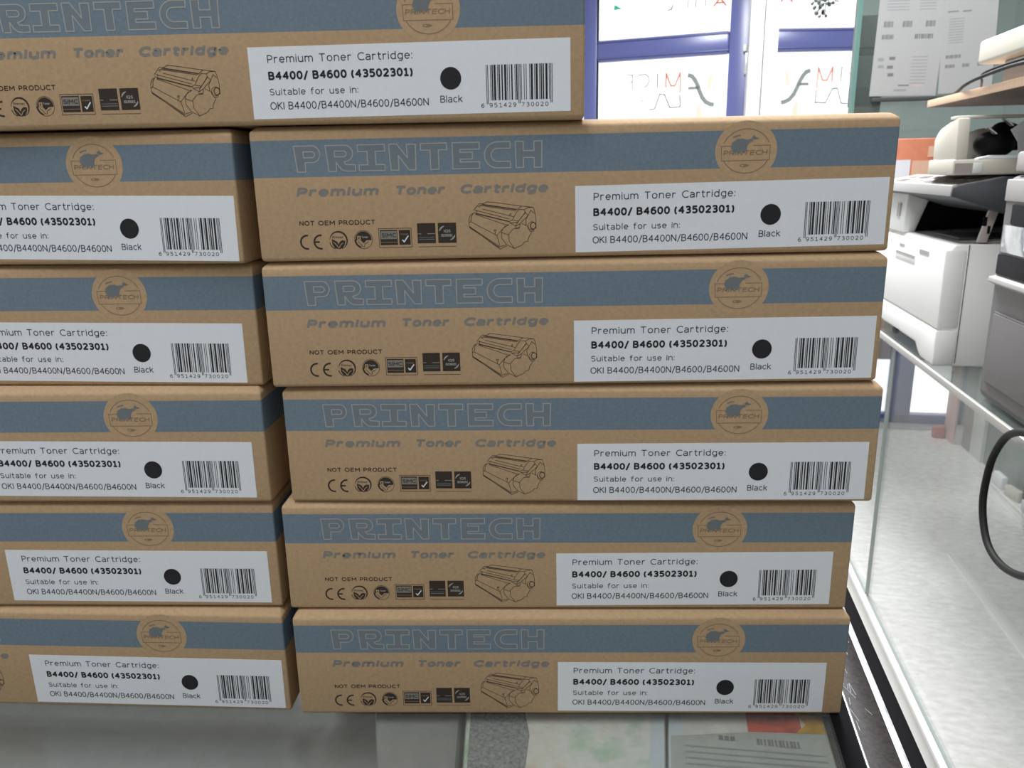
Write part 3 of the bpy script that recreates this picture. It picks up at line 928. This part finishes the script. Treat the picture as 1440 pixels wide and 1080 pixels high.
mb.prism([(0.02, 0.199), (0.37, 0.199), (0.37, 0.218), (0.16, 0.206)], 1, 0.012, 0.26, M_lgrey, 0.001)
mb.box((0.03, 0.05, 0.200), (0.13, 0.16, 0.2045), M_dgrey, 0.001)
mb.build('output_tray', pr)
mb = MB()
mb.prism([(0.0, 0.198), (0.022, 0.198), (0.046, 0.272), (0.004, 0.272)], 1, 0.255, 0.418, M_white2, 0.002)
mb.box((-0.001, 0.283, 0.225), (0.002, 0.300, 0.250), M_lgrey)
mb.build('side_pillar', pr)
mb = MB()
mb.box((0.17, 0.0, 0.198), (0.38, 0.415, 0.275), M_black, 0.002)
mb.prism([(0.024, 0.198), (0.38, 0.198), (0.38, 0.272), (0.048, 0.272)], 1, 0.262, 0.416, M_black)
mb.box((0.10, 0.012, 0.255), (0.37, 0.30, 0.268), M_black)
mb.build('inner_housing', pr)
mb = MB()
mb.prism([(0.042, 0.2), (0.056, 0.2), (0.068, 0.25), (0.054, 0.25)], 1, 0.004, 0.012, M_arm, 0.0015)
mb.box((0.046, 0.0032, 0.226), (0.052, 0.0042, 0.240), M_black)
mb.box((0.054, 0.0032, 0.214), (0.058, 0.0042, 0.226), M_black)
mb.build('support_arm', pr)
mb = MB()
mb.prism([(-0.012, 0.272), (-0.010, 0.286), (0.065, 0.3005), (0.40, 0.3005), (0.40, 0.262), (0.075, 0.244)], 1, -.018, 0.42, M_dgrey, 0.002)
sb = mb.build('scanner_unit', pr)
mb = MB()
mb.prism([(-0.0135, 0.2725), (-0.0115, 0.2885), (-0.004, 0.2905), (-0.004, 0.2725)], 1, -.017, 0.419, M_sstrip, 0.0008)
mb.build('front_strip', sb)
mb = MB()
for k in range(9):
    y = 0.02 + k * 0.041
    for j in range(2):
        x = 0.002 + j * 0.028
        z = 0.2876 + (x + .008) * 0.193
        mb.prism([(x, z), (x + .017, z + .0033), (x + .017, z + .0042), (x, z + .0009)], 1, y, y + 0.024, [M_taupe, M_lgrey, M_taupe, M_grey][(k + j) % 4])
mb.build('key_panel', sb)
mb = MB()
mb.prism([(-0.008, 0.2868), (0.062, 0.3003), (0.062, 0.3010), (-0.008, 0.2876)], 1, -.015, 0.416, M_lgrey)
mb.build('panel_skin', sb)

# document feeder standing on the printer
fd = thing('document_feeder', 'beige document feeder with a raised curved end plate on the white printer', 'scanner', W(0.437, 1.35, 0.3040))
mb = MB()
mb.prism([(0.0, 0.0), (0.20, 0.0), (0.20, 0.25), (0.05, 0.25), (0.0, 0.115)], 2, 0.0, 0.023, M_beige, 0.003)
mb.build('base', fd)
mb = MB()
mb.box((0.003, -0.0006, 0.003), (0.028, 0.0008, 0.0175), M_taupe)
mb.build('latch_recess', fd)
mb = MB()
mb.box((0.029, -0.001, 0.003), (0.042, 0.001, 0.0175), M_white2, 0.0004)
mb.build('latch', fd)
mb = MB()
mb.prism([(0.002, 0.0225), (0.106, 0.0225), (0.110, 0.054), (0.100, 0.064), (0.085, 0.0715), (0.045, 0.0795), (0.008, 0.0840)], 0, 0.003, 0.0205, M_beige, 0.0025)
mb.build('end_plate', fd)
mb = MB()
mb.box((0.008, 0.030, 0.084), (0.20, 0.060, 0.088), M_cream, 0.001)
mb.build('upper_bar', fd)

mb = MB()
rot = Matrix.Rotation(0.5, 3, 'Y')
mb.ellipsoid((0, 0, .022), (.030, .026, .021), M_black)
mb.ellipsoid((.024, .01, .034), (.030, .024, .019), M_black, rot=rot)
hs = thing('corded_handset', 'black rounded handset lying on the beige feeder under the shelf', 'handset', W(0.513, 1.41, 0.3275))
mb.build('shell', hs)
mb = MB()
for x, z in ((-.016, .040), (.006, .0515)):
    mb.prism([(x - .007, z + .006), (x + .006, z - .004), (x + .007, z - .0025), (x - .006, z + .0075)], 1, -.031, -.020, M_silver)
mb.build('silver_clip', hs)
mb = MB()
mb.prism([(0.0, 0.0), (.055, 0.0), (.055, .05), (.036, .048), (.004, .036)], 1, 0, .006, M_lgrey, 0.001)
tag(mb.build('grey_plate', None, W(0.474, 1.47, 0.3275), (0, 0, -TH)), 'small grey plate leaning upright behind the black handset', 'plate')
mb = MB()
mb.prism([(0, 0), (.12, .0), (.12, .004), (.02, .005), (.004, .002)], 1, 0, .018, M_wpaper)
tag(mb.build('paper_sheet', None, W(0.472, 1.352, 0.3275), (0, 0, -TH)), 'curled white paper sheet lying in front of the black handset', 'paper')
mb = MB()
mb.prism([(-.020, .042), (.006, .062), (.060, .064), (.060, .0), (-.004, .0), (-.008, .024)], 1, 0, .002, M_wpaper, 0.0)
tag(mb.build('paper_sheet', None, W(0.540, 1.372, 0.3275), (0, 0, -TH)), 'white paper standing up at the right of the black handset', 'paper')

# ------------------------------------------------------------------ grey printer in front
gp = thing('office_printer', 'grey desktop printer nearest the camera at the right of the showcase', 'printer', W(0.452, 0.76, 0.0003))
GLn = 0.42
mb = MB()
mb.prism([(0.008, 0.0), (0.40, 0.0), (0.40, 0.305), (0.010, 0.305), (0.0, 0.298), (0.0, 0.010)], 1, 0.0, GLn, M_grey, 0.005)
mb.build('body', gp)
mb = MB()
mb.box((0.004, -.002, 0.309), (0.40, GLn - .006, 0.335), M_lgrey, 0.004)
mb.build('lid', gp)
mb = MB()
mb.box((-0.002, 0.02, 0.272), (0.004, GLn - .002, 0.300), M_lgrey, 0.002)
mb.build('top_fascia', gp)
mb = MB()
mb.box((-0.0025, 0.06, 0.243), (0.003, GLn - .03, 0.269), M_black, 0.002)
mb.build('display_slot', gp)
mb = MB()
M_win = plain('glossy_grey_window', (0.34, 0.35, 0.35), 0.08, var=0.5, scale=26, metal=0.5)
mb.box((-0.0022, 0.20, 0.206), (0.003, GLn - .012, 0.242), M_win, 0.001)
wn = mb.build('glossy_window', gp)
mb = MB()
mb.box((-0.0032, 0.318, 0.214), (-0.0018, 0.337, 0.234), M_white2, 0.0005)
mb.box((-0.0032, 0.300, 0.205), (-0.0018, 0.313, 0.240), M_black, 0.0005)
mb.build('reel', wn)
mb = MB()
mb.box((-0.004, 0.25, 0.205), (-0.0015, 0.318, 0.212), M_orangel, 0.0006)
mb.build('orange_tab', wn)
mb = MB()
mb.box((-0.0025, 0.05, 0.176), (0.004, GLn - .006, 0.203), M_black, 0.002)
mb.build('output_slot', gp)
mb = MB()
mb.prism([(-0.010, 0.166), (0.002, 0.160), (0.002, 0.175), (-0.009, 0.172)], 1, 0.05, GLn - .004, M_lgrey, 0.001)
mb.build('output_lip', gp)
mb = MB()
mb.box((-0.0030, -.001, 0.028), (0.002, 0.398, 0.127), M_line)
mb.box((-0.0045, -.001, 0.030), (0.003, 0.396, 0.125), M_grey, 0.002)
mb.build('front_door', gp)

# cable hanging over the showcase front
cb = []
C0 = [(0.4415, 0.86, 0.030), (0.425, 0.905, 0.030), (0.420, 0.954, 0.021), (0.420, 0.985, 0.009), (0.420, 1.006, -0.008), (0.420, 1.025, -0.037), (0.420, 1.033, -0.068),
      (0.420, 1.034, -0.097), (0.420, 1.024, -0.122), (0.420, 1.004, -0.142), (0.420, 0.975, -0.1495), (0.420, 0.938, -0.146), (0.420, 0.895, -0.131), (0.420, 0.84, -0.10), (0.424, 0.78, -0.05), (0.432, 0.73, 0.01), (0.4415, 0.70, 0.04)]


def smooth(P, k=5):
    P = [Vector(p) for p in P]
    out = []
    for i in range(len(P) - 1):
        a, b, c, d = P[max(i - 1, 0)], P[i], P[i + 1], P[min(i + 2, len(P) - 1)]
        for j in range(k):
            u = j / k
            out.append(.5 * ((2 * b) + (c - a) * u + (2 * a - 5 * b + 4 * c - d) * u * u + (3 * b - a - 3 * c + d) * u ** 3))
    out.append(P[-1])
    return out


mb = MB()
mb.tube(smooth([W(*q) for q in C0]), 0.0046, M_rubber, 12)
tag(mb.build('power_cable'), 'black power cable looping down the front of the glass showcase', 'cable')

# ------------------------------------------------------------------ wooden shelf above with a cream machine and cables
mb = MB()
mb.box((0, -.75, 0), (.34, 0, .0122), M_wood, 0.0008)
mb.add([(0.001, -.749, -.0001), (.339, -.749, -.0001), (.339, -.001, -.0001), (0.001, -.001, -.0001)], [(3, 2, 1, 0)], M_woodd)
sh = tag(mb.build('wooden_shelf', None, W(0.47, 1.622, 0.4196), (0, 0, -TH)), 'thin wooden shelf board over the white printer', 'shelf')
cm = thing('cream_machine', 'cream coloured machine with rounded edges on the wooden shelf', 'machine', W(0.47, 0.95, 0.4319))
mb = MB()
mb.box((0.0, 0.0, 0.034), (0.28, 0.45, 0.068), M_cream, 0.005, 3)
mb.build('body', cm)
mb = MB()
mb.box((0.020, 0.02, 0.0), (0.26, 0.40, 0.034), M_taupe, 0.002)
mb.build('plinth', cm)
mb = MB()
mb.box((0.03, 0.04, 0.068), (0.26, 0.38, 0.135), M_dgrey, 0.01)
mb.build('upper_housing', cm)
for k, (Pq, rr, lab) in enumerate((
        ([(0.500, 1.600, .4348), (0.490, 1.56, .4348), (0.478, 1.495, .4365), (0.466, 1.43, .4400), (0.463, 1.379, .4435), (0.463, 1.325, .4460), (0.463, 1.264, .4480), (0.463, 1.208, .4475), (0.463, 1.10, .446), (0.463, 0.97, .440)], .0026, 'thick black cable looping along the front of the wooden shelf'),
        ([(0.560, 1.600, .4345), (0.522, 1.514, .4348), (0.500, 1.458, .4400), (0.480, 1.40, .4420), (0.466, 1.356, .4500), (0.464, 1.25, .4530), (0.464, 1.10, .452)], .0018, 'thin dark cable dipping to the board behind the thick one on the wooden shelf'))):
    mb = MB()
    mb.tube(smooth([W(*q) for q in Pq]), rr, M_rubber, 10)
    tag(mb.build('shelf_cable'), lab, 'cable', 'cables on the wooden shelf')

# ------------------------------------------------------------------ glass cabinet above the showcase: end pane with notices, mirrored side
gc = thing('glass_screen', 'tall green-edged glass screen with printed notices behind the printers', 'screen', W(0.44, 2.11, 0.0016))
mb = MB()
pane(mb, (0.0, 0.0, 0.0), (0.50, 0.006, 1.25), M_gren, M_gedge, 1)
mb.build('end_pane', gc)
mb = MB()
mb.box((-0.001, -.0005, 0), (0.009, 0.0075, 1.25), M_gedge)
mb.build('corner_edge', gc)
mb = MB()
mb.box((0.045, -.010, 0.463), (0.46, -.0005, 0.472), M_dgrey, 0.001)
mb.build('clip_rail', gc)
mb = MB()
mb.box((-0.005, 0.008, 0.0), (0.0, 0.5995, 1.25), M_mirr)
mb.build('mirror_panel', gc)
mb = MB()
mb.box((-0.005, 0.0, 0), (0.0, 1.68, 1.25 - FZ), M_mirr)
tag(mb.build('wall_mirror', None, W(0.44, 2.7095, FZ), (0, 0, -TH)), 'tall mirror panel between the glass screen and the white door post', 'mirror')

# printed notices hanging from the glass screen
def notice(s0, s1, z0, z1, lab, items, turn=0.0, y=2.1085):
    mb = MB()
    w_, h_ = (s1 - s0) * 1000, (z1 - z0) * 1000
    mb.box((0, -.0004, 0), (w_ / 1000, 0, h_ / 1000), M_paper)
    P = Print(mb, -.0004)
    for (x0, a, x1, b, m_) in items:
        P.rect(x0 * w_, a * h_, x1 * w_, b * h_, m_, 1)
    tag(mb.build('printed_notice', None, W(s0, y, z0), (0, -turn, -TH)), lab, 'notice', 'notices on the glass screen')


def barrow(x0, a, x1, b, n, m_=None):
    out = []
    for k in range(n):
        w_ = (x1 - x0) / n
        out.append((x0 + k * w_, a, x0 + (k + (.62 if k % 3 else .85)) * w_, b, m_ or M_print))
    return out


it = []
for x0, x1 in ((.10, .24), (.38, .52), (.72, .86)):
    it += barrow(x0, .585, x1, .635, 7)
for x0, x1 in ((.09, .27), (.58, .86)):
    it += barrow(x0, .485, x1, .525, 9)
for k in range(4):
    it.append((.12, .80 - .025 * k, .45, .808 - .025 * k, M_fprint))
    it.append((.60, .80 - .025 * k, .84, .808 - .025 * k, M_fprint))
for x0, a in ((.07, .30), (.24, .31), (.08, .24), (.22, .235), (.24, .17)):
    it.append((x0, a, x0 + .09, a + .028, M_print if x0 > .2 else M_fprint))
for k in range(9):
    it.append((.58, .33 - .028 * k, .82, .337 - .028 * k, M_fprint))
it += [(.42, .085, .58, .098, M_print), (.64, .085, .80, .098, M_rprint), (.36, .04, .55, .06, M_fprint)]
notice(0.480, 0.626, 0.478, 0.735, 'larger printed notice at the left of the glass screen', it, -0.02)
it = barrow(.10, .295, .38, .325, 10) + barrow(.10, .215, .28, .245, 7) + barrow(.42, .215, .56, .245, 6) + barrow(.70, .215, .84, .245, 6)
for k in range(10):
    it.append((.12, .62 - .022 * k, .40, .628 - .022 * k, M_fprint))
it += [(.08, .68, .28, .69, M_print), (.36, .675, .52, .686, M_print)]
notice(0.631, 0.745, 0.478, 0.735, 'narrower printed notice beside the cream machine', it, 0.045, 2.1075)

# goods and wall behind the glass screen
mb = MB()
mb.box((-.03, -.04, 0), (.045, .05, .62), M_dgrey, 0.01)
mb.box((-.028, -.043, .52), (.043, -.039, .60), M_lgrey, 0.002)
bo = thing('dark_cabinet', 'dark tower cabinet with grey top behind the glass screen', 'cabinet', W(0.53, 2.42, 0.0003))
mb.build('body', bo)
mb = MB()
mb.box((-.032, -.045, .62), (.047, .052, .70), M_taupe, 0.004)
mb.build('top_drawer', bo)
mb = MB()
mb.box((-.060, -.05, 0), (.060, .05, .375), M_orange, 0.003)
ob = thing('orange_carton', 'tall orange carton with white patches behind the document feeder', 'box', W(0.560, 1.98, 0.0003))
mb.build('carton', ob)
mb = MB()
mb.box((-.058, -.0512, .290), (-.022, -.0500, .330), M_wpaper)
mb.box((.012, -.0512, .335), (.038, -.0500, .358), M_orangel)
mb.box((-.018, -.0512, .290), (.052, -.0500, .328), M_orangel)
mb.build('printed_patch', ob)

# hanging ornament
hg = thing('hanging_ornament', 'dark beaded ornament hanging before the mirrored panel', 'ornament', W(0.4265, 2.55, 0.735))
mb = MB()
mb.tube([(0, 0, 1.03), (0, 0, .03)], .0012, M_signd, 6)
mb.build('string', hg)
mb = MB()
R = random.Random(3)
for x, z, r_ in ((0, .035, .010), (-.012, .048, .008), (.014, .05, .009), (-.022, .030, .007), (.020, .034, .008), (-.010, .018, .008), (.008, .012, .010), (-.024, .010, .006), (-.002, -.006, .006), (.028, .052, .007)):
    mb.ellipsoid((R.uniform(-.001, .001), x * 4.5, z), (r_ * .7, r_ * 1.6, r_ * .9), M_signd, 10, 8)
mb.tube([(0, -.108, .010), (0, -.054, .02), (0, 0, .035), (0, .063, .05), (0, .126, .052)], .0012, M_signd, 6)
mb.tube([(0, -.009, -.006), (0, .018, .012), (0, 0, .035)], .0012, M_signd, 6)
mb.build('bead_cluster', hg)

# ------------------------------------------------------------------ the room
mb = MB()
mb.box((-2.4, -1.6, FZ - .05), (1.75, 4.75, FZ), M_floor)
structure(mb.build('floor', None, (0, 0, 0), (0, 0, -TH)))
mb = MB()
mb.box((-2.4, -1.6, 1.75), (1.75, 4.75, 1.80), M_ceil)
structure(mb.build('ceiling', None, (0, 0, 0), (0, 0, -TH)))
mb = MB()
mb.box((-2.45, -1.6, FZ), (-2.4, 4.75, 1.75), M_wall)
structure(mb.build('wall_left', None, (0, 0, 0), (0, 0, -TH)))
mb = MB()
mb.box((1.70, -1.6, FZ), (1.75, 4.75, 1.75), M_wallg)
structure(mb.build('wall_right', None, (0, 0, 0), (0, 0, -TH)))
mb = MB()
mb.box((-2.4, -1.65, FZ), (1.75, -1.6, 1.75), M_wall)  # unseen wall added behind the camera to keep world light off the cartons
structure(mb.build('wall_light_block', None, (0, 0, 0), (0, 0, -TH)))
mb = MB()
mb.box((-2.4, 4.62, FZ), (-0.46, 4.70, 1.75), M_wall)
mb.box((-0.46, 4.62, 1.62), (0.46, 4.70, 1.75), M_wall)
mb.box((0.46, 4.62, -0.30), (1.70, 4.70, 1.75), M_wallg)
structure(mb.build('wall_back', None, (0, 0, 0), (0, 0, -TH)))
mb = MB()
mb.box((0.374, 3.96, FZ), (0.433, 4.06, 1.75), M_post)
structure(mb.build('trim_1', None, (0, 0, 0), (0, 0, -TH)))

# shop window right of the door
wi = structure(bpy.data.objects.new('window_1', None))
COL.objects.link(wi)
wi.location = W(0.46, 4.60, FZ)
wi.rotation_euler = (0, 0, -TH)
mb = MB()
for a, b in ((0.0, .07), (0.845, 0.965), (1.20, 1.24)):
    mb.box((a, 0, 0), (b, .06, .80), M_blue, 0.004)
mb.box((0, 0, 0.0), (1.24, .06, .05), M_blue, 0.004)
mb.box((0, 0, .74), (1.24, .06, .80), M_blue, 0.004)
mb.build('window_frame', wi)
for a, b in ((.07, .845), (.965, 1.20)):
    mb = MB()
    mb.box((a, .025, .05), (b, .031, .74), M_glass)
    mb.build('window_pane', wi)
    mb = MB()
    mb.box((a, .034, .36), (b, .036, .74), M_tint)  # tinted sheet added to dim the white outside to a beige street
    mb.build('tint_sheet', wi)

# glazed door leaf, a little ajar
PH = math.radians(22)
dr = structure(bpy.data.objects.new('door_1', None))
COL.objects.link(dr)
dr.location = (1.262, 4.342, 0)
dr.rotation_euler = (0, 0, -PH)
# local x runs left from the hinge edge as -w; z as in the shop
def dbox(mb, w0, w1, z0, z1, y0, y1, mat, bev=0.0):
    mb.box((-w1, y0, z0), (-w0, y1, z1), mat, bev)


mb = MB()
for w0, w1 in ((0.0, .118), (.825, .90)):
    dbox(mb, w0, w1, FZ, 1.60, 0.0, .05, M_blue, 0.006)
dbox(mb, .118, .825, .888, 1.000, 0.0, .05, M_blue, 0.012)
dbox(mb, .118, .825, FZ, FZ + .12, 0.0, .05, M_blue, 0.006)
dbox(mb, .118, .825, 1.52, 1.60, 0.0, .05, M_blue, 0.006)
mb.build('door_frame', dr)
mb = MB()
for z0 in (.888, 1.000):
    pass
dbox(mb, .118, .825, .985, .990, -.008, .004, M_blue, 0.002)
dbox(mb, .118, .825, .903, .908, -.008, .004, M_blue, 0.002)
mb.build('glazing_bead', dr)
for z0, z1 in ((FZ + .12, .888), (1.0, 1.52)):
    mb = MB()
    dbox(mb, .118, .825, z0, z1, .022, .027, M_glass)
    mb.build('glass_pane', dr)
mb = MB()
dbox(mb, .020, .034, .780, .885, -.02, .0, M_silver, 0.003)
dbox(mb, .026, .044, .890, .925, -.03, .0, M_white, 0.004)
mb.build('door_handle', dr)
mb = MB()
P = Print(mb, .0205)


def dp(*q):
    return [(-1000 * a, 1000 * b) for a, b in q]


lam = [(.322, .796), (.305, .790), (.290, .772), (.275, .745), (.262, .712), (.248, .682), (.228, .658), (.205, .646), (.190, .643)]
P.stroke(dp(*lam), 22, M_signd)
P.stroke(dp((.319, .731), (.270, .731)), 15, M_signd)
P.stroke(dp((.443, .742), (.443, .814), (.417, .748), (.394, .748), (.368, .813)), 8, M_signr)
P.stroke(dp((.368, .813), (.366, .714)), 7, M_signr)
P.stroke(dp((.489, .744), (.490, .813)), 6, M_signk)
P.stroke(dp((.598, .812), (.555, .814), (.539, .800), (.536, .778), (.544, .757), (.562, .748)), 5, M_signk)
P.stroke(dp((.657, .816), (.628, .815), (.627, .742)), 5, M_signk)
P.stroke(dp((.650, .779), (.627, .779)), 4, M_signk)
P.stroke(dp((.366, .700), (.363, .639), (.418, .637), (.449, .706), (.475, .709), (.501, .634), (.531, .631)), 6, M_signk)
P.stroke(dp((.580, .68), (.556, .676)), 4, M_signk)
P.poly([dp((.738, 1.148), (.690, 1.151), (.735, 1.176))], M_signg)
P.stroke(dp((.207, 1.126), (.178, 1.160), (.147, 1.124)), 9, M_signr)
P.stroke(dp((.197, 1.138), (.157, 1.138)), 8, M_signr)
for w_ in (.25, .30, .34):
    P.stroke(dp((w_, 1.128), (w_, 1.20)), 5, M_signk)
P.stroke(dp((.445, 1.124), (.425, 1.128), (.420, 1.15)), 6, M_signk)
P.poly([dp((.228, .725), (.216, .785), (.196, .80), (.196, .76), (.206, .72))], M_signo)
P.poly([dp((.280, .560), (.276, .640), (.262, .655), (.245, .61), (.243, .560))], M_signo)
mb.build('window_lettering', dr)
